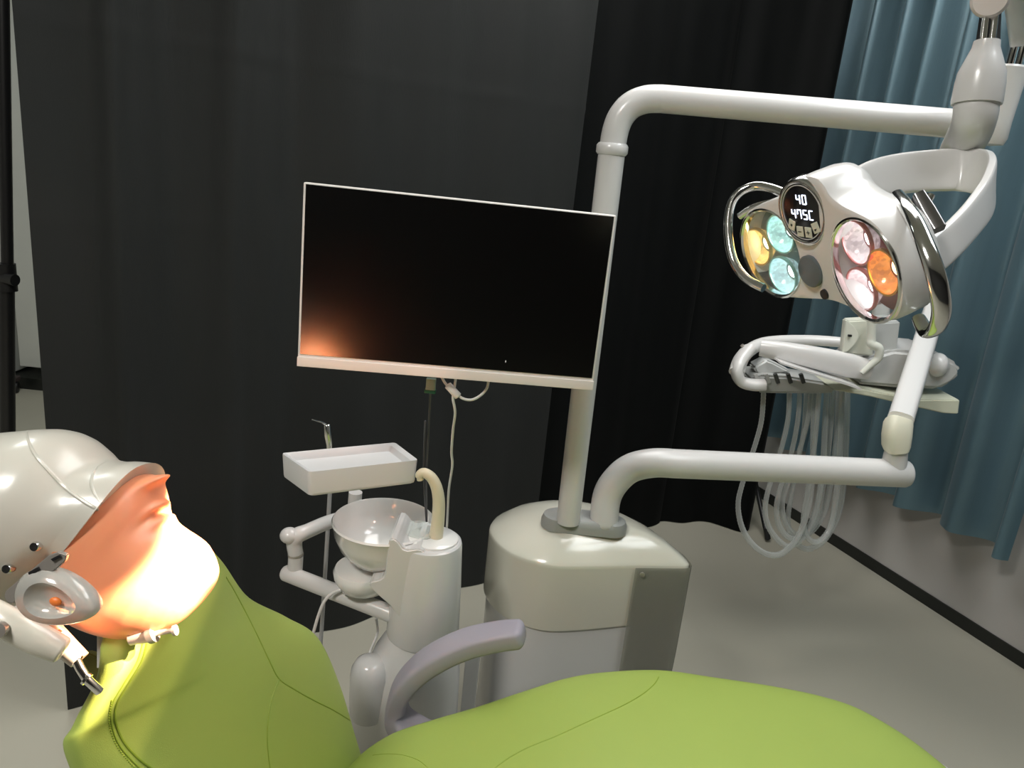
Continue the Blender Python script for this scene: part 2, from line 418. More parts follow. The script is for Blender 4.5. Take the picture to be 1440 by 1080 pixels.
outl = [(1041, 333), (1044, 313), (1052, 297), (1078, 283), (1103, 274), (1112, 260), (1130, 247), (1149, 248), (1161, 259), (1170, 274), (1186, 287), (1206, 297), (1228, 309), (1246, 328), (1261, 357), (1271, 390), (1273, 422), (1266, 444), (1252, 452), (1229, 448), (1202, 434), (1170, 422), (1124, 419), (1104, 416), (1080, 405), (1061, 385), (1047, 360)]
face = resample(sm([fpx(x, y) for x, y in outl], 6, closed=True), 110)
cc = sum(face, V((0, 0, 0)))/len(face)
def hring(s, w, sh=0.): return [cc+(p-cc)*s+EN*w+EY*sh for p in face]
def fring(s):                                          # inner rings of the front, following the bend of the face
    out = []
    for p in face:
        q = cc+(p-cc)*s-LO; q = q-EN*(q.dot(EN)/EN.length_squared); u = q.dot(EX)/K
        out.append(LO+q+EN/K*max(0, u)*math.tan(phi)+EN*(.0035+.0015*(1-s)))
    return out
hous = obj('housing', BK().loft([fring(f) for f in (.02, .15, .3, .45, .6, .75, .88, .96)]+[hring(.985, .002), hring(1.0, -.004), hring(1.004, -.02), hring(1.0, -.046), hring(.975, -.060), hring(.9, -.071), hring(.75, -.079), hring(.4, -.084), hring(.05, -.085)]), 'white', lamp, ang=50)
rR, rL = .0645, .0655
cuts = []
for c, r, EN_ in ((PR_, rR, ENR), (PL_, rL, EN)):
    cb_ = BK().lathe([(.001, -.034), (r, -.034), (r, .03), (.001, .03)], c, EN_, seg=64)
    cuts.append(obj('cutter', cb_, 'white'))
boolean_cut(hous, cuts)
def emis(name, col, s):
    m = mat(name, tuple(.25+c*.55 for c in col), .22, .6, var=.25, scale=60, bump=.3, bscale=120); nt = m.node_tree; p = nt.nodes['Principled BSDF']
    tc = nt.nodes.new('ShaderNodeTexCoord'); vo = nt.nodes.new('ShaderNodeTexVoronoi'); vo.inputs['Scale'].default_value = 260
    mr = nt.nodes.new('ShaderNodeMapRange'); mr.inputs['To Min'].default_value = s*.35; mr.inputs['To Max'].default_value = s*1.8
    nt.links.new(tc.outputs['Object'], vo.inputs['Vector']); nt.links.new(vo.outputs['Color'], mr.inputs['Value']); nt.links.new(mr.outputs[0], p.inputs['Emission Strength'])
    p.inputs['Emission Color'].default_value = (*col, 1); return m
def refl(name_col, c, col, s, lens, EN):
    o = obj('reflector', BK().lathe([(.004, -.026), (.012, -.024), (.020, -.018), (.026, -.009), (.0285, 0.), (.0275, 0.), (.025, -.008), (.019, -.016), (.012, -.021), (.004, -.023)], c, EN, seg=40, closed=True), emis(name_col, col, s), lens, label=name_col.replace('_', ' ')) 
    return o
for nm, c, r, m_, specs in (
    ('right', PR_, rR, 'darkred', [((1205, 341), (1., .82, .86), 3.2, 'white lit reflector with red rim', (1, .3, .3)), ((1243, 383), (1., .33, .03), 3.5, 'orange lit reflector', (1, .5, .05)), ((1211, 407), (1., .75, .78), 3.2, 'pinkish white lit reflector', (1, .3, .3))]),
    ('left', PL_, rL, 'darkgrn', [((1098, 329), (.62, 1., .95), 2.6, 'pale cyan lit reflector', (.5, .9, .8)), ((1066, 347), (1., .62, .16), 3., 'amber lit reflector', (1, .6, .1)), ((1101, 387), (.66, .95, 1.), 2.6, 'pale blue lit reflector', (.5, .9, .8))])):
    EN_ = ENR if nm == 'right' else EN
    lens = obj('lens', BK().lathe([(.001, -.0335), (r-.001, -.0335), (r-.001, -.031), (.001, -.031)], c, EN_, seg=64), m_, lamp, label='maroon tinted lens well' if nm == 'right' else 'grey green lens well')
    obj('lens_rim', BK().lathe([(r-.0015, -.006), (r-.0015, .002), (r+.001, .0045), (r+.0035, .004), (r+.0045, .002), (r+.002, -.004)], c, EN_, seg=64, closed=True), 'chrome', lens)
    obj('lens_glass', BK().lathe([(r-.002, -.002), (r-.012, .0015), (r*.5, .0035), (.001, .0045), (.001, .003), (r*.5, .002), (r-.012, 0.), (r-.003, -.004)], c, EN_, seg=64), 'lensg', lens)
    for (px, py), col, s, lab, rimc in specs:
        q = onplane(px, py, (LO if nm == 'right' else LO)+EN_*-.012, EN_)
        refl(lab.replace(' ', '_'), q, col, s*(.13 if nm == 'right' else .16), lens, EN_)
        obj('bulb', BK().lathe([(.001, 0), (.011, 0), (.010, .004), (.005, .007), (.001, .008)], q-EN_*.022, EN_, seg=24), mat('bulb_glow', (.9, .9, .9), .3, emit=tuple(min(1, c*1.1+.15) for c in col), es=14), lens)
        obj('trim_ring', BK().lathe([(.0275, -.003), (.0275, .002), (.0300, .002), (.0300, -.003)], q, EN_, seg=40, closed=True), mat('tinted_trim', tuple(c*.8 for c in rimc), .2, .3), lens)
# display
DC = lpx(1128, 299, .009)
disp = obj('display', BK().lathe([(.001, -.012), (.043, -.012), (.043, -.001), (.040, .0), (.001, .0)], DC, EN, seg=56), mat('display_black', (.008, .008, .01), .15), lamp, label='round black display reading 40 and 475C')
obj('display_ring', BK().lathe([(.0395, -.016), (.0395, .001), (.0420, .0018), (.0452, .001), (.047, -.003), (.047, -.016)], DC, EN, seg=56, closed=True), 'chrome', disp)
obj('inner_ring', BK().lathe([(.0365, -.0005), (.0365, .0009), (.0378, .0009), (.0378, -.0005)], DC, EN, seg=56, closed=True), mat('silver_print', (.7, .7, .72), .3, .5), disp)
SEG = {'4': 'bcfg', '0': 'abcdef', '7': 'abcf', '5': 'acdfg', 'C': 'adef'}
def digit(bd, ch, ox, oy, w, h, t=.0013):
    pos = {'a': (0, h/2, w, t), 'g': (0, 0, w, t), 'd': (0, -h/2, w, t), 'f': (-w/2, h/4, t, h/2), 'b': (w/2, h/4, t, h/2), 'e': (-w/2, -h/4, t, h/2), 'c': (w/2, -h/4, t, h/2)}
    for s_ in SEG[ch]:
        x, y, a, c_ = pos[s_]; bd.box(DC+EX*(ox+x)+EY*(oy+y)+EN*.0006, (a, c_, .0006), LR)
bd = BK()
for i, ch in enumerate('40'): digit(bd, ch, -.004+i*.0115, .0180, .0065, .0120)
for i, ch in enumerate('475C'): digit(bd, ch, -.0165+i*.0112, -.0025, .0065, .0120)
obj('digits', bd, mat('digit_glow', (.8, .85, 1), .3, emit=(.75, .82, 1.), es=3.2), disp)
for i, (x, y, an) in enumerate(((-.0225, -.0185, -.35), (-.0075, -.0265, 0), (.0085, -.0265, 0), (.0235, -.0185, .35))):
    c = DC+EX*x+EY*y+EN*.001; R = LR @ Matrix.Rotation(an, 3, 'Z')
    bt = obj('button', BK().box(c, (.0125, .0145, .0014), R, bev=.0006), mat('button_cream', (.62, .62, .52), .4), disp)
    k = BK(); c2_ = c+EN*.001
    if i == 0: k.box(c2_, (.003, .003, .0004), R)
    if i in (1, 2): k.box(c2_, (.006, .001, .0004), R)
    if i == 2: k.box(c2_, (.001, .006, .0004), R)
    if i == 3: k.box(c2_-EY*.002, (.005, .001, .0004), R); k.box(c2_-EY*.0035, (.002, .0015, .0004), R)
    obj('icon', k, 'black', bt)
c = fpx(1146, 379)+EN*.009
obj('sensor_window', BK().lathe([(.001, -.012), (.023, -.012), (.023, .000), (.021, .0015), (.001, .002)], c, EN, seg=40), 'sensor', lamp)
c = fpx(1164, 412)+EN*.006
obj('sensor_eye', BK().lathe([(.001, -.004), (.0075, -.004), (.007, .001), (.001, .0015)], c, EN, seg=24), 'black', lamp)
# handles
hp = sm([la(*q) for q in ((1262, 274, .93), (1274, 290, .88), (1287, 312, .85), (1300, 342, .83), (1312, 374, .82), (1321, 409, .82), (1324, 440, .83), (1316, 463, .85), (1303, 466, .88), (1292, 448, .91))], 5)
h = obj('handle', BK().band(hp, RM @ V((.9, .3, .3)), [.015, .017, .019, .021, .021, .020, .015], .013, p=2.3), 'chrome', lamp)
a_, b_ = la(1291, 274, .92), la(1320, 323, .90); t_ = (b_-a_).normalized(); 
obj('clasp', BK().band([a_, a_.lerp(b_, .5), b_], RM @ V((.9, .4, .2)), [.014, .017, .016], .016), mat('dark_steel', (.25, .24, .24), .25, 1.), h)
obj('bolt', BK().tube([la(1304, 284, .92), la(1309, 274, .92)], .005), 'chrome', h)
hp = sm([la(*q) for q in ((1104, 272, 1.09), (1084, 265, 1.11), (1061, 262, 1.13), (1041, 270, 1.14), (1029, 286, 1.145), (1024, 312, 1.145), (1026, 345, 1.14), (1034, 372, 1.13), (1051, 393, 1.11), (1074, 405, 1.09))], 5)
h = obj('handle', BK().band(hp, RM @ V((0, 0, 1)), [.012, .016, .016, .016, .014, .012], .013, p=2.3), 'chrome', lamp)
obj('strut', BK().tube(sm([la(1040, 304, 1.14), la(1060, 292, 1.12), la(1100, 281, 1.09)], 5), .0055), 'chrome', h)
# yoke
yk_ = sm([la(*q) for q in ((1150, 300, 1.04), (1190, 272, 1.09), (1230, 252, 1.13), (1268, 244, 1.155), (1310, 240, 1.165), (1350, 239, 1.16), (1378, 242, 1.13), (1392, 254, 1.09), (1388, 277, 1.05), (1367, 307, 1.01), (1336, 340, .97), (1302, 368, .945), (1262, 392, .93))], 6)
obj('yoke', BK().band(yk_, RM @ V((.12, .95, -.15)), [.045, .055, .062, .067, .064, .052, .046, .044, .042], .014, p=5), 'white', lamp)
# column above the yoke
obj('elbow', BK().tube(sm([la(1344, 222, 1.222), la(1349, 212, 1.212), la(1357, 199, 1.185), la(1365, 184, 1.155), la(1371, 165, 1.125), la(1373, 146, 1.12)], 6), [.027, .029, .0305, .030, .030], 28), 'white', lamp)
A0, A1 = la(1373, 147, 1.12), la(1388, 58, 1.105); ax = (A1-A0); L = ax.length/K
obj('sleeve', BK().lathe([(.02, 0), (.0335, 0), (.0342, .006), (.0335, L*.35), (.0325, L*.42), (.0320, L*.5), (.024, L*.74), (.0185, L*.9), (.0175, L), (.005, L)], A0, ax), 'white', lamp)
for dx in (-7, 6): obj('pivot_fork', BK().tube([la(1388+dx, 60, 1.10), la(1394+dx, 12, 1.10)], .0055), 'chrome', lamp)
obj('pivot_cover', BK().tube([la(1389, 60, 1.12), la(1393, 20, 1.12)], [.016, .014]), 'black', lamp)
cen = la(1393, -2, 1.09); rv = (CAM-cen).normalized()
obj('joint_cap', BK().lathe([(.001, -.06), (.024, -.06), (.026, -.05), (.026, .004), (.022, .010), (.001, .012)], cen, rv), mat('joint_cap_pink', (.80, .74, .71), .3, coat=.4), lamp)
J2 = cn+UP*.155
obj('pivot_fork', B().tube([cn+UP*.107, J2-UP*.01], .006), 'chrome', lamp)
obj('pivot_fork', B().tube([cn+UP*.107+V((.016, 0, 0)), J2+V((.016, 0, 0))], .006), 'chrome', lamp)
obj('spring_arm', B().band([J2+V((.005, 0, .005)), J2.lerp(cen, .5)+UP*.05, cen-rv*.045+UP*.015], RM @ V((0, 1, 0)), [.034, .045, .034], .032), 'white', lamp)

# ------------------------------------------------------------------ monitor
mc = [at(428, 256, 1.273), at(868, 303, 1.329), at(832, 548, 1.411), at(417, 514, 1.355)]
MX = ((mc[1]-mc[0])+(mc[2]-mc[3])).normalized(); MN = MX.cross(((mc[3]-mc[0])+(mc[2]-mc[1]))).normalized()
if MN.dot(CAM-mc[0]) < 0: MN = -MN
MY = MN.cross(MX); MO = sum(mc, V((0, 0, 0)))/4
MR = Matrix([MX, MY, MN]).transposed()
mw = ((mc[1]-mc[0]).length+(mc[2]-mc[3]).length)/2; mh = ((mc[0]-mc[3]).length+(mc[1]-mc[2]).length)/2
def mp_(u, v, w=0.): return MO+MX*u+MY*v+MN*w
mon = thing('monitor', mp_(0, -mh/2, -.02), 'wide black-screened monitor with thin white frame, an orange glow at lower left', 'monitor')
obj('bezel', B().box(mp_(0, 0, -.009), (mw, mh, .018), MR, bev=.003), 'bezel', mon)
ch_ = .0175
obj('screen', B().box(mp_(0, ch_/2+.001, .0006), (mw-.0085, mh-ch_-.008, .0018), MR), 'screen', mon)
obj('chin', B().box(mp_(0, -mh/2+ch_/2-.0005, .0010), (mw+.001, ch_, .003), MR, bev=.001), mat('pinkish_chin', (.84, .78, .73), .35, var=.01), mon)
pl = onplane(711, 508, MO, MN)
obj('pixel_led', B().box(pl+MN*.0018, (.0007, .004, .0006), MR), mat('led', (.5, .5, .5), emit=(.9, 1, 1), es=.8), mon)
bk = B(); bk.box(mp_(0, 0, -.03), (.30, .20, .03), MR, bev=.01); obj('back_shell', bk, 'bezel', mon)
pc = T0.lerp(Kc, .55); pc = V((T0.x+(Kc.x-T0.x)*.55, T0.y, 1.33)); 
tt = (1.33-T0.z)/(Kc.z-T0.z); pc = T0.lerp(Kc, tt)
obj('mount_arm', B().band([mp_(0, -.0, -.04), mp_(.05, 0, -.10), pc+V((-.03, -.03, 0)), pc+V((0, -.02, 0))], UP, [.05, .05], .03), 'grey', mon)

# cables under the monitor
def cablething(name, pts, r, label, m='cable', cat='cable', **kw):
    return obj(name, B().tube(sm(pts, 8), r, 10), m, label=label, category=cat, **kw)
yb = MO.y+.035
mcb = thing('monitor_cable', ony(640, 560, yb), 'thin white cable looping under the monitor and dropping behind the spittoon column', 'cable')
obj('cord', B().tube(sm([ony(641, 530, yb), ony(639, 545, yb-.01), ony(637, 560, yb-.01), ony(640, 580, yb), ony(637, 605, yb+.03), ony(635, 635, yb+.06), ony(636, 655, yb+.08), ony(631, 690, yb+.12), ony(629, 730, yb+.15), ony(626, 775, yb+.17)], 8), .0026, 10), 'cable', mcb)
obj('ferrite', B().tube([ony(630, 542, yb-.012), ony(644, 557, yb-.012)], .0075, 14, round_ends=.3), 'cable', mcb)
obj('loop', B().tube(sm([ony(621, 530, yb-.006), ony(627, 540, yb-.011), ony(637, 549, yb-.012), ony(650, 560, yb-.012), ony(664, 562, yb-.01), ony(677, 555, yb-.008), ony(685, 545, yb-.004), ony(687, 533, yb)], 8), .0026, 10), 'cable', mcb)
plg = thing('green_plug', ony(605, 545, yb), 'small green plug hanging under the monitor frame', 'plug')
obj('socket', B().box(ony(606, 540, yb), (.018, .012, .022), bev=.001), mat('socket_grey', (.25, .33, .28), .4), plg)
obj('base', B().box(ony(605, 550, yb), (.021, .014, .006), bev=.001), 'dgreen', plg)
bkc = thing('black_cord', ony(597, 620, yb+.1), 'thin black cord pair hanging behind the ivory faucet', 'cord')
for dx in (0, 7): obj('strand', B().tube(sm([ony(598+dx, 553 if dx else 592, yb+.02), ony(597+dx*.7, 620, yb+.06), ony(596+dx*.5, 668, yb+.09), ony(600, 740, yb+.14)], 6), .0022, 8), mat('cord_black', (.05, .05, .055), .35), bkc)

# ------------------------------------------------------------------ instrument arm (lower white pipe)
ia = it = thing('instrument_table', (P1.x, P1.y, .765), 'white instrument table with clear hoses, carried by a thick bent pipe from the cabinet', 'table')
zE = .912
s0 = V((P1.x, P1.y, .755))
ea = [s0, ony(853, 700, 1.652), ony(866, 676, 1.655), ony(888, 658, 1.66), ony(920, 651, 1.665), ony(950, 652, 1.67)]
en = ony(1272, 666, 1.775)
pth = sm(ea, 6)+[ea[-1].lerp(en, t) for t in (.1, .5, .9, 1)]
obj('pipe', B().tube(pth, [.0335, .0345, .0345, .0345, .0345], 28, round_ends=.45), 'white', ia)
js = ony(1257, 655, 1.77); jt = ony(1261, 630, 1.77)
obj('socket', B().tube([js, jt], [.030, .026]), 'white', ia)
obj('pivot', B().tube([jt, jt+(jt-js)*.28], .020), 'chrome', ia)
jc = ony(1262, 613, 1.77)
a0 = ony(1267, 588, 1.79); a1 = at(1306, 462, 2.25); a2 = a0+(a1-a0)*1.42
obj('arm_cap', B().band([ony(1260, 633, 1.765), ony(1260, 627, 1.765), ony(1261, 612, 1.765), ony(1263, 596, 1.77), ony(1264, 591, 1.775)], X_.tolist() and RM @ V((1, 0, 0)), [.050, .060, .064, .062, .056], .056, p=3.2), 'capc', ia)
obj('spring_arm', B().band([a0-(a1-a0)*.03, a0.lerp(a2, .5), a2], RM @ V((1, 0, .0)), [.060, .062, .062], .052, p=3.2), 'white', ia)

# ------------------------------------------------------------------ instrument table
yt = 2.30
def T(px, py, dy=0.): return ony(px, py, yt+dy)
DZ = V((0, 1, 0))
# link from the spring arm down to the table block (behind the lamp)
obj('link', B().tube(sm([a2-(a1-a0)*.05, a2+V((-.10, .0, .03)), T(1245, 400, .12), T(1238, 455, .10)], 6), .026), 'white', it)
obj('tray_body', B().prism([T(1186, 497), T(1240, 481), T(1300, 486), T(1327, 500), T(1331, 512), T(1318, 526), T(1300, 535), T(1250, 533), T(1190, 528)], V((.1, 1, .0)), .22, bev=.012), mat('table_grey', (.50, .50, .49), .45), it)
obj('end_knob', B().ell(T(1318, 513, -.10), (.030, .035, .036)), 'white', it)
obj('front_rail', B().band(sm([T(1070, 489, -.10), T(1110, 496, -.13), T(1160, 506, -.14), T(1194, 514, -.14), T(1222, 520, -.14)], 6), UP, [.050, .060, .068, .072, .056], .045, p=2.6), 'white', it)
obj('top_rail', B().tube(sm([T(1190, 482, .02), T(1150, 479, .04), T(1105, 479, .04), T(1073, 483, .02), T(1052, 494, -.03), T(1041, 508, -.07), T(1036, 524, -.10)], 6), [.016, .017, .018, .020, .022, .024], 16), 'white', it)
obj('end_grip', B().band(sm([T(1054, 490, -.05), T(1041, 506, -.08), T(1036, 522, -.10), T(1042, 536, -.10), T(1058, 541, -.10), T(1075, 541, -.10)], 6), DZ, [.05, .06, .06, .05], .034, p=2.6), 'white', it)
hold = obj('instrument_holder', B().prism([T(1046, 526), T(1060, 520), T(1100, 522), T(1162, 532), T(1164, 545), T(1140, 546), T(1058, 545)], V((.0, 1, 0)), .13, bev=.008), mat('holder_grey', (.40, .41, .40), .5), it)
for i, x in enumerate((1064, 1079, 1092, 1110, 1128)):
    c = T(x, 532, -.068)
    obj('slot', B().box(c, (.011, .012, .032), Matrix.Rotation(-.5, 3, 'Y'), bev=.002), mat('slot_dark', (.05, .055, .055) if i > 1 else (.5, .5, .49), .5), hold)
obj('rack_arm', B().prism([T(1056, 513), T(1074, 503), T(1083, 506), T(1110, 520), T(1075, 524), T(1060, 522)], V((0, 1, 0)), .06, bev=.006), mat('rack_grey', (.55, .56, .55), .5), it)
obj('glass_shelf', B().prism([T(1089, 505, -.14), T(1180, 534, -.14), T(1200, 541, -.14), T(1199, 538, -.14), T(1180, 531, -.14), T(1090, 503, -.14)], V((0, 1, 0)), .12), 'white', it)
obj('lower_tray', B().prism([T(1150, 532, -.02), T(1190, 531, -.02), T(1262, 545, -.02), T(1318, 545, -.02), T(1316, 564, -.02), T(1296, 563, -.02), T(1200, 541, -.02)], V((0, 1, 0)), .26, bev=.003), mat('yellowed_tray', (.68, .69, .55), .4), it)
blk = obj('hanger_block', B().prism([T(1188, 449, -.10), T(1222, 447, -.10), T(1224, 498, -.10), T(1183, 495, -.10)], V((.1, 1, 0)), .05, bev=.004), mat('block_cream', (.66, .67, .58), .45), it)
obj('hanger_back', B().prism([T(1218, 449, -.03), T(1256, 447, -.03), T(1250, 495, -.03), T(1218, 498, -.03)], V((.1, 1, 0)), .12, bev=.004), mat('hanger_grey', (.48, .49, .48), .5), it)
em = [T(1188, 449, -.135)]+[T(1190+16*math.sin(t*PI), 449+45*t, -.135) for t in [k/10 for k in range(11)]]+[T(1184, 495, -.135)]
obj('emblem', B().prism(em, V((.1, 1, 0)), .02, bev=.002), mat('emblem_cream', (.74, .75, .66), .4), blk)
obj('slot', B().box(T(1195, 472, -.15), (.010, .006, .006)), 'black', blk)
obj('curved_handle', B().tube(sm([T(1226, 450, -.16), T(1225, 475, -.16), T(1226, 484, -.165), T(1236, 490, -.17), T(1235, 503, -.17), T(1226, 512, -.17), T(1212, 525, -.17)], 6), [.012, .013, .013, .012, .010, .007], 14), mat('handle_cream', (.66, .67, .60), .4), it)
obj('syringe_tip', B().tube([T(1043, 485, -.05), T(1049, 493, -.05)], [.0055, .004], 10), 'steel', it)
# hoses
hs = [
 [(1074, 548), (1071, 590), (1062, 625), (1044, 680), (1038, 710), (1043, 740), (1057, 764), (1078, 779), (1100, 778), (1122, 755), (1136, 715), (1143, 660), (1144, 600), (1146, 548)],
 [(1110, 548), (1108, 590), (1096, 640), (1080, 690), (1076, 720), (1083, 745), (1098, 763), (1112, 768), (1132, 752), (1148, 715), (1157, 660), (1160, 600), (1163, 548)],
 [(1125, 548), (1122, 590), (1112, 640), (1096, 690), (1092, 720), (1098, 744), (1112, 757), (1128, 755), (1146, 735), (1156, 690), (1166, 620), (1172, 548)],
 [(1141, 548), (1136, 590), (1122, 640), (1104, 690), (1100, 715), (1106, 738), (1120, 752), (1140, 748), (1158, 722), (1168, 680), (1176, 620), (1180, 548)],
 [(1152, 550), (1148, 600), (1142, 650), (1136, 690), (1130, 730), (1135, 755), (1150, 762), (1166, 745), (1174, 710), (1180, 650), (1184, 545)],
 [(1134, 548), (1131, 600), (1124, 640), (1112, 700), (1108, 738), (1118, 763), (1138, 772), (1160, 758), (1178, 725), (1186, 680), (1190, 620), (1192, 545)],
]
for i, hpx in enumerate(hs):
    dy = [-.03, .0, .03, .06, .02, .09][i]; n = len(hpx)
    pts = [T(x, y, dy+(.10 if k > n/2 else 0)*(k-n/2)/(n/2)) for k, (x, y) in enumerate(hpx)]
    path = resample(sm(pts, 10), 220, closed=False)
    obj('hose', B().tube(path, [.0075, .0075, .0095, .0095, .0085], 10, ribs=.12), 'hose', it, label='clear ribbed hose')

# ------------------------------------------------------------------ spittoon unit
yc = 1.42
spit = thing('spittoon_unit', (-.14, yc, 0), 'white spittoon column with round basin and ivory faucet, left of the cabinet', 'spittoon')
cc0 = ony(595, 888, yc); r0 = .0775
ctop = ony(601, 757, yc)
def colring(z, r, cx, cy, n=48): return [V((cx+r*math.cos(2*PI*k/n), cy+r*math.sin(2*PI*k/n), z)) for k in range(n)]
zt = ctop.z; zb = cc0.z
cx0 = (cc0.x+ctop.x)/2+.002
col = obj('column', B().loft([colring(zb, .070, cx0, yc), colring(zb, .0770, cx0, yc), colring(zb+.004, .0785, cx0, yc), colring(zb+(zt-zb)*.5, .0745, cx0, yc), colring(zt-.010, .0690, cx0, yc), colring(zt-.003, .0670, cx0, yc), colring(zt, .063, cx0, yc), colring(zt, .03, cx0, yc)]), 'body', spit)
obj('top_disc', B().lathe([(.001, 0), (.052, 0), (.052, .004), (.049, .006), (.001, .006)], V((cx0+.008, yc, zt))), 'ceramic', spit)
# wing that carries the basin
def S(px, py, dy=0.): return ony(px, py, yc+dy)
YB = V((0, .062, 0))
wing = [S(x, y, -.062)+YB for x, y in ((546, 764), (551, 757), (560, 762), (570, 774), (600, 782), (604, 888), (572, 882), (552, 856), (528, 834), (518, 820), (534, 815), (541, 806))]
obj('wing', B().prism(resample(sm(wing, 5, closed=True), 60), (0, 1, 0), .124, bev=.003), 'body', spit, ang=50)
obj('saucer', B().lathe([(.001, -.045), (.03, -.042), (.052, -.030), (.064, -.008), (.066, .006), (.062, .014), (.03, .016), (.001, .016)], S(512, 806, .03)), 'ceramic', spit)
bc = S(540, 742, .045); bz = bc.z
obj('basin', B().lathe([(.001, -.085), (.04, -.083), (.07, -.068), (.092, -.043), (.104, -.015), (.1085, .012), (.111, .015), (.1085, .019), (.1055, .016), (.100, -.012), (.088, -.036), (.066, -.058), (.035, -.068), (.001, -.070)], bc, seg=64), 'ceramic', spit, ang=60)
obj('drain', B().lathe([(.001, 0), (.018, 0), (.016, .003), (.001, .003)], bc-UP*.0705), 'chrome', spit)
zc = zt+.008
cp = [onz(x, y, zc) for x, y in ((562, 747), (572, 752), (588, 757), (604, 757), (611, 748), (606, 738), (592, 733), (575, 734), (563, 739))]
obj('clear_cover', B().prism(resample(sm(cp, 6, closed=True), 40), (0, 0, 1), .004, bev=.001), 'clear', spit)
obj('cover_lip', B().band([onz(557, 744, zc+.002), onz(562, 737, zc+.002), onz(571, 732, zc+.002)], UP, [.006, .010, .007], .004, p=3), 'clear', spit)
ft = sm([S(613, 757), S(616, 730), S(617, 705), S(614, 686), S(607, 672), S(597, 665), S(591, 667), S(590, 671)], 6)
obj('faucet', B().tube(ft, [.0145, .0135, .0125, .0115, .0105, .0095, .0085], 20), 'ivory', spit)
obj('nozzle', B().tube([S(590, 667), S(591, 675)], [.0075, .007], 14), 'ivory', spit)
# lower body
lo = [(0, .145, .105, -.03), (.10, .13, .105, -.03), (.25, .122, .10, -.03), (.40, .114, .095, -.024), (zb-.10, .104, .092, -.016), (zb-.05, .092, .084, -.010), (zb-.01, .077, .076, -.002), (zb+.001, .073, .073, 0)]
def srect(z, rx, ry, cx, cy, p=2.6, n=56):
    out = []
    for k in range(n):
        a = 2*PI*k/n; c, s = math.cos(a), math.sin(a)
        out.append(V((cx+rx*math.copysign(abs(c)**(2/p), c), cy+ry*math.copysign(abs(s)**(2/p), s), z)))
    return out
obj('lower_body', B().loft([srect(z, rx, ry, cx0+ox, yc, 2.2+(.8 if z < .4 else 0)) for z, rx, ry, ox in lo]), 'body', spit, ang=60)
bp = ony(517, 1005, 1.36); bq = ony(520, 945, 1.36)
obj('side_housing', B().lathe([(.001, 0), (.036, 0), (.040, .004), (.0415, .10), (.039, .118), (.031, .134), (.020, .142), (.001, .145)], V((bp.x, 1.36, bp.z)), (0, 0, 1)), 'body', spit)

# ------------------------------------------------------------------ assistant arm, tray and wand
aa = thing('instrument_tray', S(560, 865), 'shallow rectangular white tray on a jointed white pipe arm, above the round basin', 'tray')
ye = yc+.06
q1 = ony(403, 806, ye+.02); qs = S(562, 868, -.02)
obj('lower_pipe', B().tube([qs, q1.lerp(qs, .5), q1], .0185, 22, round_ends=.7), 'white', aa)
v0 = ony(415, 800, ye+.02); v1 = ony(416, 781, ye+.02); v2 = ony(413, 757, ye+.02)
obj('upright', B().tube([v0, v1], .0165, 20), 'white', aa)
obj('joint_ring', B().tube([v1, v1+(v2-v1)*.12], .0172, 20), 'steel', aa)
obj('upper_pipe', B().tube(sm([v1+(v2-v1)*.12, v2-(v2-v1)*.25, v2+V((.006, .0, .006)), ony(432, 747, ye+.04), ony(460, 735, ye+.10), ony(490, 726, ye+.15)], 5), [.0165, .0175, .0185, .0165, .0165, .0165], 20, round_ends=.5), 'white', aa)
obj('joint_cap', B().ell(ony(407, 753, ye+.015), (.021, .021, .018)), 'white', aa)
obj('tray_post', B().tube([ony(497, 728, ye+.16), ony(500, 692, ye+.16)], .016, 18), 'white', aa)
# tray
tw = aa
tz = onz(435, 662, .955)
k0_, k1_, k2_, k3_ = (onz(x, y, .955) for x, y in ((434, 664), (589, 647), (556, 622), (395, 637)))
def inset(ps, f): c = sum(ps, V((0, 0, 0)))/len(ps); return [c+(p-c)*f for p in ps]
def rr(ps, rad=.008, n=5):
    out = []; L = len(ps)
    for i in range(L):
        a, b, c = ps[i-1], ps[i], ps[(i+1) % L]; p = b+(a-b).normalized()*rad; q = b+(c-b).normalized()*rad
        for k in range(n+1): t = k/n; out.append(p*(1-t)**2+b*2*t*(1-t)+q*t*t)
    return out
top = rr([k0_, k1_, k2_, k3_]); zz = lambda ps, z: [V((p.x, p.y, p.z+z)) for p in ps]
def lay(f, z, fx=None): return zz(inset(top, f), z)
obj('shell', B().loft([lay(.93, -.052), lay(.965, -.050), lay(.975, -.045), lay(.995, -.003), lay(.99, 0), lay(.965, 0), lay(.90, -.004), lay(.87, -.014), lay(.86, -.016), lay(.3, -.016)]), 'tray', tw, ang=40)
# wand
wd = thing('suction_wand', V((-.42, 1.66, 0)), 'thin grey upright rod with a chrome nozzle on top, rising behind the white tray', 'rod')
wf = ony(449, 930, 1.66)
obj('foot', B().lathe([(.001, 0), (.045, 0), (.045, .006), (.008, .012), (.001, .012)], V((wf.x, wf.y, 0))), 'grey', wd)
obj('rod', B().tube([V((wf.x, wf.y, .01)), wf, ony(452, 890, 1.66), ony(460, 760, 1.66), ony(464, 690, 1.66), ony(463, 655, 1.66)], .0052, 12), mat('rod_grey', (.42, .42, .42), .35), wd)
obj('handpiece', B().tube([ony(463, 640, 1.62), ony(463, 625, 1.62), ony(461, 612, 1.62), ony(460, 598, 1.62)], [.0065, .0075, .009, .008], 14, round_ends=.5), 'chrome', wd)
obj('tip', B().tube(sm([ony(460, 599, 1.62), ony(453, 594, 1.61), ony(446, 592, 1.60), ony(439, 590, 1.59)], 4), [.0035, .0015], 8), 'chrome', wd)
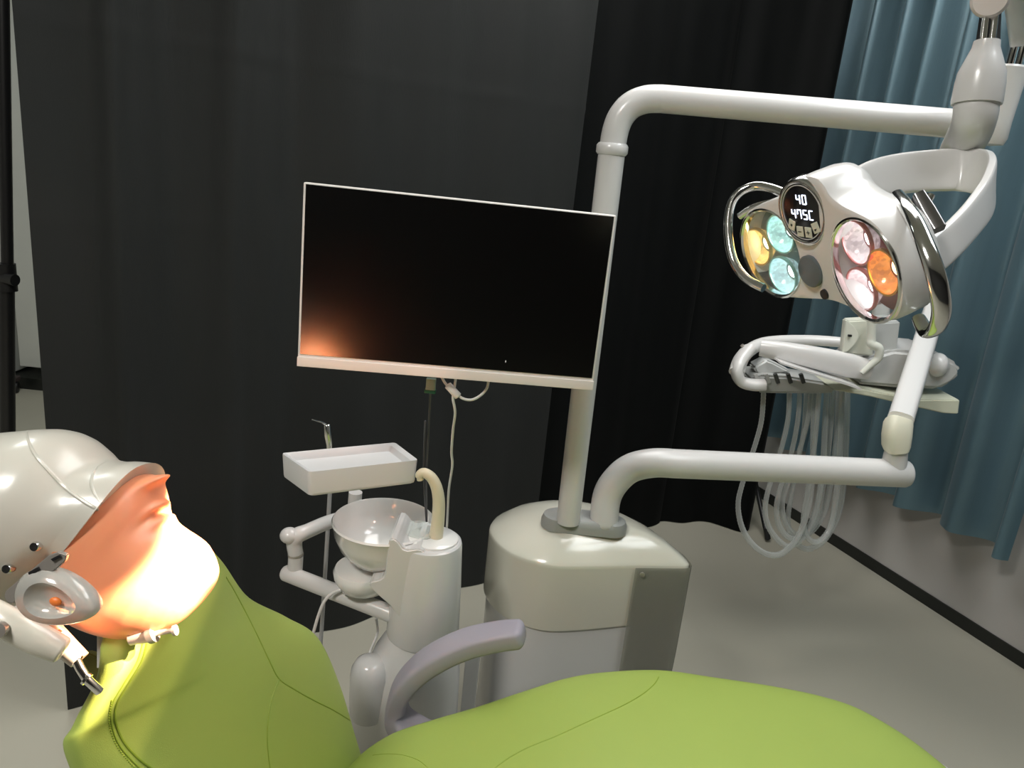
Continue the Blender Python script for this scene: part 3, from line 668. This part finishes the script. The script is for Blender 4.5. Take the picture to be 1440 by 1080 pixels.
cablething('assistant_cable', [ony(438, 900, 1.42), ony(447, 868, 1.42), ony(456, 846, 1.42), ony(468, 834, 1.425), ony(484, 829, 1.43), ony(504, 832, 1.44), ony(520, 838, 1.47)], .0034, 'white cable arching over the lower pipe arm next to the green backrest')
cablething('floor_cable', [ony(529, 870, 1.50), ony(531, 888, 1.50), ony(526, 903, 1.49), ony(520, 918, 1.48), ony(517, 940, 1.45)], .0030, 'short white cable dangling below the pipe arm to the white side housing')

# ------------------------------------------------------------------ dental chair
chair = thing('dental_chair', (.25, .95, 0), 'lime green upholstered dental chair with reclined backrest and lilac-grey armrest', 'chair')
def cushion(F, N, th, p=3.4, nu=8, nr=56, crown=.0, flip=False):
    F = sm(F, nu); N = sm(N, nu); n = len(F); rings = []
    C_ = [(a+b)/2 for a, b in zip(F, N)]
    for i in range(n):
        t = (C_[min(i+1, n-1)]-C_[max(i-1, 0)]).normalized(); w = (F[i]-N[i]); hw = w.length/2; w.normalize()
        nn = t.cross(w).normalized()
        if nn.z < 0: nn = -nn
        r = []
        for k in range(nr):
            a = 2*PI*k/nr; c, s = math.cos(a), math.sin(a)
            x = math.copysign(abs(c)**(2/p), c); y = math.copysign(abs(s)**(2/p), s)
            r.append(C_[i]+w*(x*hw)+nn*(y*th/2+(crown*(1-x*x) if s > 0 else 0)))
        rings.append(r)
    def shr(r, f, d):
        c = sum(r, V((0, 0, 0)))/len(r); return [c+(q-c)*f+d for q in r]
    t0_ = (C_[0]-C_[1]).normalized(); t1_ = (C_[-1]-C_[-2]).normalized()
    pre = [shr(rings[0], f, t0_*th*.5*g) for f, g in ((.5, .62), (.78, .5), (.92, .3), (.98, .12))]
    post = [shr(rings[-1], f, t1_*th*.5*g) for f, g in ((.98, .12), (.92, .3), (.78, .5), (.5, .62))]
    b = B(); b.loft(pre+rings+post); return b
def bvh(b): bmesh.ops.recalc_face_normals(b.b, faces=b.b.faces[:]); return BVHTree.FromBMesh(b.b)
def drape(tree, pxs, lift=.0, n=6):
    P_ = sm([V((x, y, 0)) for x, y in pxs], n); out = []
    for q in P_:
        d = ray(q.x, q.y).normalized(); h_, nr_, _, _ = tree.ray_cast(CAM, d)
        if h_ is not None:
            if nr_.dot(d) > 0: nr_ = -nr_
            out.append(h_+nr_*lift)
    return out
Fb = [ony(268, 756, .95), ony(300, 787, .99), ony(340, 840, 1.07), ony(395, 868, 1.13), ony(440, 897, 1.17), ony(470, 960, 1.18), ony(494, 1040, 1.17), ony(512, 1100, 1.16)]
Nb = [ony(185, 870, .76), ony(158, 905, .74), ony(148, 955, .72), ony(112, 1020, .69), ony(100, 1066, .68), V((-.395, .68, .73)), V((-.335, .70, .59)), V((-.27, .72, .47))]
bb = cushion(Fb, Nb, .055, crown=.012); tb = bvh(bb)
back = obj('backrest', bb, 'vinyl', chair, ang=60)
def seamtube(tree, pxs, r, parent, m='seam', lift=0., n=8):
    P_ = drape(tree, pxs, lift, n)
    if len(P_) > 3: obj('seam', B().tube(P_, r, 8), m, parent)
seamtube(tb, [(208, 897), (199, 930), (180, 962), (164, 990), (162, 1012), (172, 1040), (192, 1064), (215, 1082)], .0016, back, lift=.0002)
seamtube(tb, [(202, 897), (193, 930), (174, 962), (158, 990), (156, 1013), (165, 1043), (184, 1068), (204, 1086)], .0011, back, lift=.0002)
st_pts = drape(tb, [(157, 985), (153, 1013), (162, 1045), (181, 1071), (200, 1090)], .0006, 9)
sb_ = B()
for a in st_pts: sb_.ell(a, (.0011, .0011, .0011), seg=8)
if st_pts: obj('stitching', sb_, 'seam', back)
seamtube(tb, [(318, 812), (330, 832), (348, 866), (365, 900), (380, 932), (393, 955), (415, 970), (440, 984), (468, 998), (494, 1014)], .0013, back, lift=-.0003)
seamtube(tb, [(393, 955), (383, 980), (377, 1012), (376, 1045), (380, 1084)], .0013, back, lift=-.0003)
zs = [.50, .505, .52, .535, .555, .57, .578, .582, .582, .58, .578, .575, .57, .563]
fx = [(497, 1092), (512, 1068), (555, 1038), (610, 1019), (671, 1001), (735, 979), (795, 960), (850, 951), (925, 948), (1000, 958), (1085, 971), (1151, 985), (1200, 1002), (1255, 1035)]
Fs = [onz(x, y, z-.012) for (x, y), z in zip(fx, zs)]
Fs.append(onz(1291, 1066, .545)); Fs.append(onz(1298, 1090, .54))
def cen_y(x): return .83+.12*(x+.2)
Ns = [V((p.x+.05*(p.y-cen_y(p.x)), 2*cen_y(p.x)-p.y, p.z)) for p in Fs]
sb = cushion(Fs, Ns, .07, crown=.012); ts = bvh(sb)
seat = obj('seat', sb, 'vinyl', chair, ang=60)
seamtube(ts, [(926, 952), (920, 962), (905, 975), (880, 990), (850, 1004), (815, 1020), (780, 1036), (745, 1050), (715, 1066), (690, 1085)], .0014, seat, lift=-.0003)
seamtube(ts, [(524, 1062), (545, 1060), (568, 1062), (590, 1070), (606, 1084)], .0009, seat, lift=-.0004)
# armrest
ya = 1.27
ap = sm([ony(728, 892, ya-.01), ony(700, 895, ya-.005), ony(660, 904, ya), ony(622, 920, ya), ony(590, 941, ya), ony(566, 968, ya), ony(558, 993, ya), ony(563, 1013, ya-.01), ony(582, 1030, ya-.03), ony(615, 1045, ya-.06)], 6)
ar = B().band(ap, V((0, 1, 0)), [.058, .064, .070, .074, .076, .078, .078, .074, .066], .040, p=4.5, round_start=.014)
arm_o = obj('armrest', ar, 'arm', chair, ang=60)
obj('footrest', B().ell(onz(1297, 1092, .55), (.06, .045, .03)), mat('pale_vinyl', (.62, .60, .62), .45), chair)
# shell, column and foot of the chair (below the seat)
obj('under_shell', cushion([p+V((0, -.05, -.055)) for p in Fs[2:-1]], [p+V((0, .05, -.055)) for p in Ns[2:-1]], .05), 'body', chair, ang=60)
obj('pedestal', B().loft([srect(z, rx, ry, .28, .9, 3) for z, rx, ry in ((.03, .17, .13), (.2, .12, .09), (.47, .15, .10))]), 'body', chair)
obj('floor_plate', B().loft([srect(z, rx, ry, .2, .9, 4) for z, rx, ry in ((0, .40, .18), (.025, .40, .18), (.035, .38, .16))]), 'grey', chair)
obj('back_support', B().band([V((-.02, .9, .42)), V((-.25, .90, .50)), V((-.36, .89, .72)), V((-.42, .87, .92))], V((0, 1, 0)), [.10, .09, .07], .03), 'body', chair)
hb = at(145, 905, .93)
obj('head_bracket', B().band([at(146, 885, .93), at(146, 935, .93)], RM @ V((1, 0, 0)), [.008, .008], .02), 'white', chair)
obj('side_flap', B().prism([at(x, y, .97) for x, y in ((112, 917), (130, 916), (150, 928), (147, 950), (140, 978), (133, 972), (118, 940))], RM @ V((0, 0, 1)), .012, bev=.002), 'olive', chair)

# ------------------------------------------------------------------ phantom head
D = .90
hd = thing('phantom_head', at(100, 800, D), 'white dental phantom head with orange rubber face, lying back on the green backrest', 'mannequin')
CR = RM @ V((1, 0, 0)); CU = RM @ V((0, 1, 0)); CB = RM @ V((0, 0, -1))
def headloft(prs, depth, n=48, feat=None, p=2.2, dd=None):
    """prs: list of (top px, bottom px) of the profile; each pair becomes an oval section"""
    rings = []
    for i, (a, b) in enumerate(prs):
        d = D if dd is None else dd[i]
        A, Bp = at(a[0], a[1], d), at(b[0], b[1], d); c = (A+Bp)/2; h_ = (A-Bp)/2; w = depth[i]
        r = []
        for k in range(n):
            an = 2*PI*k/n; co, si = math.cos(an), math.sin(an)
            r.append(c+h_*math.copysign(abs(co)**(2/p), co)+CB*(w*math.copysign(abs(si)**(2/p), si)))
        rings.append(r)
    return rings
def interp_pairs(prs, m):
    a = sm([V((*q[0], 0)) for q in prs], m); b = sm([V((*q[1], 0)) for q in prs], m)
    return [((x.x, x.y), (y.x, y.y)) for x, y in zip(a, b)]
skull = [((-165, 760), (-160, 790)), ((-140, 700), (-130, 830)), ((-90, 645), (-85, 862)), ((-30, 615), (-40, 876)), ((30, 606), (-8, 872)), ((75, 604), (14, 862)), ((105, 612), (32, 850)), ((128, 628), (46, 838)), ((146, 645), (58, 828)), ((165, 650), (68, 820)), ((186, 650), (76, 814)), ((206, 652), (86, 806))]
dps = [.03, .075, .1, .112, .112, .11, .106, .10, .095, .09, .086, .083]
sp_ = interp_pairs(skull, 6); sd = lerpl(dps, len(sp_))
rg = headloft(sp_, sd)
# brow ridge/temple hollow: a soft crease where the cap meets the visor
for i, r in enumerate(rg):
    u = i/(len(rg)-1)
    for k in range(len(r)):
        an = 2*PI*k/48; f = 0; c = sum(r, V((0, 0, 0)))/48
        r[k] = r[k]+(r[k]-c).normalized()*f
# rim: concave edge towards the face
last = rg[-1]
for k in range(48):
    an = 2*PI*k/48; v_ = abs(math.sin(an))
    last[k] = last[k]+(at(230, 700, D)-at(150, 690, D)).normalized()*(.016*v_**2)
cS = sum(last, V((0, 0, 0)))/48
inner = [[cS+(q-cS)*f for q in last] for f in (.985, .97)]
skb = B(); skb.loft(rg+inner); tsk = bvh(skb)
sk = obj('skull_cap', skb, 'skull', hd, ang=70)
# raised mould line on the cap
P_ = drape(tsk, [(38, 606), (40, 620), (50, 640), (66, 659), (88, 682), (110, 700), (134, 715), (156, 727)], -.0005, 8)
obj('mould_line', B().tube(P_, [.001, .0022, .0025, .0025, .002], 8), 'skull', sk)
P_ = drape(tsk, [(150, 648), (137, 656), (130, 668), (129, 682), (134, 696), (142, 708)], -.0008, 8)
obj('mould_line', B().tube(P_, [.001, .002, .002, .001], 8), 'skull', sk)
# face mask
mask = [((196, 668), (70, 838)), ((206, 668), (80, 846)), ((216, 676), (92, 856)), ((222, 694), (106, 866)), ((224, 712), (122, 876)), ((232, 728), (140, 884)), ((248, 742), (158, 890)), ((268, 757), (180, 894)), ((285, 771), (206, 893)), ((297, 787), (232, 886)), ((302, 803), (258, 872)), ((299, 818), (277, 853)), ((293, 828), (285, 840))]
mdp = [.080, .080, .080, .079, .077, .074, .070, .064, .056, .047, .037, .026, .012]
mp2 = interp_pairs(mask, 8); md = lerpl(mdp, len(mp2)); rg = headloft(mp2, md, n=64, p=2.15)
fdir = (at(250, 690, D)-at(220, 720, D)).normalized()
outw = (at(240, 708, D)-at(200, 720, D)).normalized()
N_ = len(rg)
for i, r in enumerate(rg):
    u = i/(N_-1)*12
    for k in range(64):
        an = 2*PI*k/64; lat = math.atan2(math.sin(an), math.cos(an))
        nose = .020*gz(u, 1.9, .45)*gz(lat, 0, .26)
        lip = .010*gz(u, 3.9, .35)*gz(lat, 0, .34)+.008*gz(u, 5.0, .35)*gz(lat, 0, .34)
        eye = 0
        groove = -.006*gz(u, 4.45, .25)*gz(lat, 0, .3)-.003*gz(u, 5.8, .4)*gz(lat, 0, .3)
        chin = .004*gz(u, 7.5, 1.)*gz(lat, 0, .7)
        r[k] = r[k]+outw*(nose+lip+eye+groove+chin)
mb = B().loft(rg); tm = bvh(mb)
face_o = obj('face_mask', mb, 'skin', hd, ang=70, label='orange rubber face mask, brightly lit at the chin')
# bolts on the cap
for (x, y) in ((51, 768), (12, 799)):
    pt_ = drape(tsk, [(x, y), (x+1, y)], 0, 1)
    if pt_: obj('screw', B().lathe([(.001, -.004), (.0058, -.004), (.0058, .002), (.0045, .0045), (.001, .005)], pt_[0], -CB, seg=20), 'chrome', hd)
# metal side plate
dpl = .748
pla = [at(x, y, dpl-.004) for x, y in ((8, 838), (10, 830), (72, 779), (84, 775), (96, 779), (94, 788), (36, 838), (20, 848), (12, 846))]
pl_o = obj('side_plate', B().prism(pla, CB, .006, bev=.001), 'steel', hd)
obj('slot', B().prism([at(x, y, dpl-.0085) for x, y in ((40, 805), (54, 797), (56, 801), (44, 812))], CB, .002), 'black', pl_o)
obj('slot', B().prism([at(x, y, dpl-.0085) for x, y in ((72, 786), (84, 780), (86, 783), (75, 789))], CB, .002), 'black', pl_o)
# clear ear cup
ec = at(80, 842, .745)
ax1 = (at(137, 858, .745)-at(22, 826, .745)); l1 = ax1.length/2; ax1.normalize(); ax2 = CB.cross(ax1).normalized()
RE = Matrix([ax1, ax2, CB]).transposed()
def egg(f, w): 
    out = []
    for k in range(40):
        a = 2*PI*k/40; x = math.cos(a); y = math.sin(a)*(1-.25*x); out.append(ec+ax1*(x*l1*f)+ax2*(y*.0265*f)-CB*w)
    return out
ear = obj('ear_cup', B().loft([egg(.96, -.012), egg(1., -.004), egg(.99, .002), egg(.86, .009), egg(.62, .012), egg(.55, .009), egg(.38, .004), egg(.1, .003)]), mat('milky_clear_plastic', (.70, .70, .66), .12, trans=.55, spec=.6, var=.15, scale=40), hd, ang=60, label='milky clear ear-shaped cup')
obj('led_reflection', B().ell(ec+ax1*.003-CB*.007, (.006, .0045, .003), RE, seg=14), mat('led_reflection', (.9, .22, .04), .4), ear)  # LED reflection in the cup, made as a solid orange spot
# jaw joint tubes
jt_ = obj('jaw_tube', B().tube([at(-15, 858, .76), at(15, 878, .76), at(50, 897, .765), at(86, 914, .77)], [.013, .0155, .0155, .0135], 22, round_ends=.3), mat('tube_white', (.74, .71, .62), .3, coat=.5), hd, label='glossy white tube')
obj('pin', B().lathe([(.001, 0), (.0075, 0), (.0075, .006), (.001, .007)], at(3, 884, .745), -CB, seg=20), 'steel', jt_)
obj('metal_rod', B().tube([at(20, 858, .80), at(60, 890, .80), at(108, 930, .80)], [.010, .009, .0075], 18), 'steel', hd)
obj('metal_rod', B().tube([at(52, 858, .82), at(118, 924, .82)], [.008, .006], 16), mat('copper_tint_rod', (.55, .28, .18), .3, .7), hd)
ln = B(); ln.tube([at(106, 926, .80), at(113, 940, .80), at(123, 956, .80), at(140, 972, .81)], .0048, 12)
obj('link_rod', ln, 'chrome', hd)
for (x, y) in ((59, 884), (75, 898), (108, 929), (122, 955)):
    obj('clip', B().lathe([(.006, -.002), (.0105, -.002), (.0105, .002), (.006, .002)] if x < 100 else [(.003, -.0015), (.0068, -.0015), (.0068, .0015), (.003, .0015)], at(x, y, .80), at(108, 930, .8)-at(20, 858, .8), seg=20), 'chrome', hd)
# chin screw
cs_ = obj('chin_screw', B().tube([at(184, 897, .865), at(212, 892, .865)], [.0085, .0098, .009], 18), 'clearpink', hd, label='clear plastic screw collar')
obj('collar', B().tube([at(210, 893, .865), at(218, 890, .865)], [.0105, .0105], 18), 'steel', cs_)
obj('bolt', B().tube([at(205, 893, .865), at(246, 886, .865)], .0032, 12), 'steel', cs_)
obj('bolt_head', B().tube([at(244, 887, .865), at(248, 886, .865)], .0062, 12), 'steel', cs_)

# ------------------------------------------------------------------ lights
def area(name, loc, target, sx, sy, power, col):
    l = bpy.data.lights.new(name, 'AREA'); l.shape = 'RECTANGLE'; l.size = sx; l.size_y = sy; l.energy = power; l.color = col
    o = bpy.data.objects.new(name, l); COL.objects.link(o); o.location = loc
    o.rotation_euler = (V(target)-V(loc)).to_track_quat('-Z', 'Y').to_euler(); return o
area('overhead_area', (-1.0, -.25, 2.86), (-1.0, -.25, 0), .45, .45, 50, (1, .97, .91))
area('overhead_area', (1.1, 1.0, 2.88), (1.1, 1.0, 0), .6, 1.2, 22, (.93, .98, 1))
area('overhead_area', (.55, 2.1, 2.88), (.9, 2.2, 0), 1.6, 1.2, 46, (1, .985, .95))  # added fill that brightens the right side of the floor
area('overhead_area', (-1.8, 2.6, 2.88), (-1.8, 2.6, 0), .6, 1.2, 24, (.95, 1, .98))
def beam(name, loc, target, ang, power, col, hx, hy, soft, xdir=None, rad=.010, fade=None):
    l = bpy.data.lights.new(name, 'SPOT'); l.energy = power; l.color = col; l.spot_size = ang; l.spot_blend = .3; l.shadow_soft_size = rad
    o = bpy.data.objects.new(name, l); COL.objects.link(o)
    q = (V(target)-V(loc)).to_track_quat('-Z', 'Y').to_matrix()
    if xdir is not None:
        z_ = -(V(target)-V(loc)).normalized(); x_ = (xdir-z_*xdir.dot(z_)).normalized(); q = Matrix([x_, z_.cross(x_), z_]).transposed()
    o.matrix_world = Matrix.Translation(V(loc)) @ q.to_4x4()
    if hx:   # rectangular patch, as the lamp's reflectors throw it
        l.use_nodes = True; nt = l.node_tree; em = nt.nodes['Emission']
        tc = nt.nodes.new('ShaderNodeTexCoord'); sx = nt.nodes.new('ShaderNodeSeparateXYZ'); nt.links.new(tc.outputs['Normal'], sx.inputs[0])
        outs = []
        for ax_, hw in (('X', hx), ('Y', hy)):
            dv = nt.nodes.new('ShaderNodeMath'); dv.operation = 'DIVIDE'; nt.links.new(sx.outputs[ax_], dv.inputs[0]); nt.links.new(sx.outputs['Z'], dv.inputs[1])
            ab = nt.nodes.new('ShaderNodeMath'); ab.operation = 'ABSOLUTE'; nt.links.new(dv.outputs[0], ab.inputs[0])
            mr = nt.nodes.new('ShaderNodeMapRange'); mr.interpolation_type = 'SMOOTHSTEP'
            mr.inputs['From Min'].default_value = hw+soft; mr.inputs['From Max'].default_value = hw-soft
            nt.links.new(ab.outputs[0], mr.inputs['Value']); outs.append(mr)
        mu = nt.nodes.new('ShaderNodeMath'); mu.operation = 'MULTIPLY'; nt.links.new(outs[0].outputs[0], mu.inputs[0]); nt.links.new(outs[1].outputs[0], mu.inputs[1])
        zl = q.transposed() @ (fade-V(loc)) if fade is not None else None
        if zl is not None:                                 # the beam is strongest along one edge
            r0 = math.copysign(hy, zl.y/zl.z)
            dv2 = nt.nodes.new('ShaderNodeMath'); dv2.operation = 'DIVIDE'; nt.links.new(sx.outputs['Y'], dv2.inputs[0]); nt.links.new(sx.outputs['Z'], dv2.inputs[1])
            m2 = nt.nodes.new('ShaderNodeMapRange'); m2.interpolation_type = 'SMOOTHSTEP'
            m2.inputs['From Min'].default_value = r0*.30; m2.inputs['From Max'].default_value = -r0*.20
            m2.inputs['To Min'].default_value = 1; m2.inputs['To Max'].default_value = .014
            nt.links.new(dv2.outputs[0], m2.inputs['Value'])
            m3 = nt.nodes.new('ShaderNodeMath'); m3.operation = 'MULTIPLY'; nt.links.new(mu.outputs[0], m3.inputs[0]); nt.links.new(m2.outputs[0], m3.inputs[1]); mu = m3
        nt.links.new(mu.outputs[0], em.inputs['Strength'])
    return o
Pa, Pb, Pc = at(240, 738, .89), at(140, 848, .83), at(215, 1078, .88)      # top edge of the lit patch on the face, its foot on the backrest
for c in (PR_, PL_):
    src = c+EN*.012; da, db, dc = ((q-src).normalized() for q in (Pa, Pb, Pc))
    xd = (db-da).normalized(); half = math.acos(max(-1, min(1, da.dot(dc))))/2
    nrm = da.cross(db).normalized()                    # the plane of the upper edge
    if nrm.dot(dc) > 0: nrm = -nrm
    ha = math.asin(abs(nrm.dot(dc)))/2
    ctr = da.lerp(db, .5).normalized(); low = (ctr-nrm*math.tan(ha)).normalized()
    beam('lamp_beam', src, src+low, math.radians(50), 800, (1, .72, .48), .125, math.tan(ha), .008, xdir=xd, fade=Pa)
    beam('pink_fill', src, at(240, 700, 1.2), math.radians(62), 4, (1, .58, .48), 0, 0, 0)  # faint pink fill added for a glow on the black curtain

w = bpy.data.worlds.new('world'); sc.world = w; w.use_nodes = True
w.node_tree.nodes['Background'].inputs[0].default_value = (.5, .52, .55, 1); w.node_tree.nodes['Background'].inputs[1].default_value = .3
sc.view_settings.view_transform = 'Standard'; sc.view_settings.look = 'None'; sc.view_settings.gamma = 1; sc.view_settings.exposure = -0.12
sc.view_settings.use_curve_mapping = False
sc.cycles.max_bounces = 8; sc.cycles.transparent_max_bounces = 24
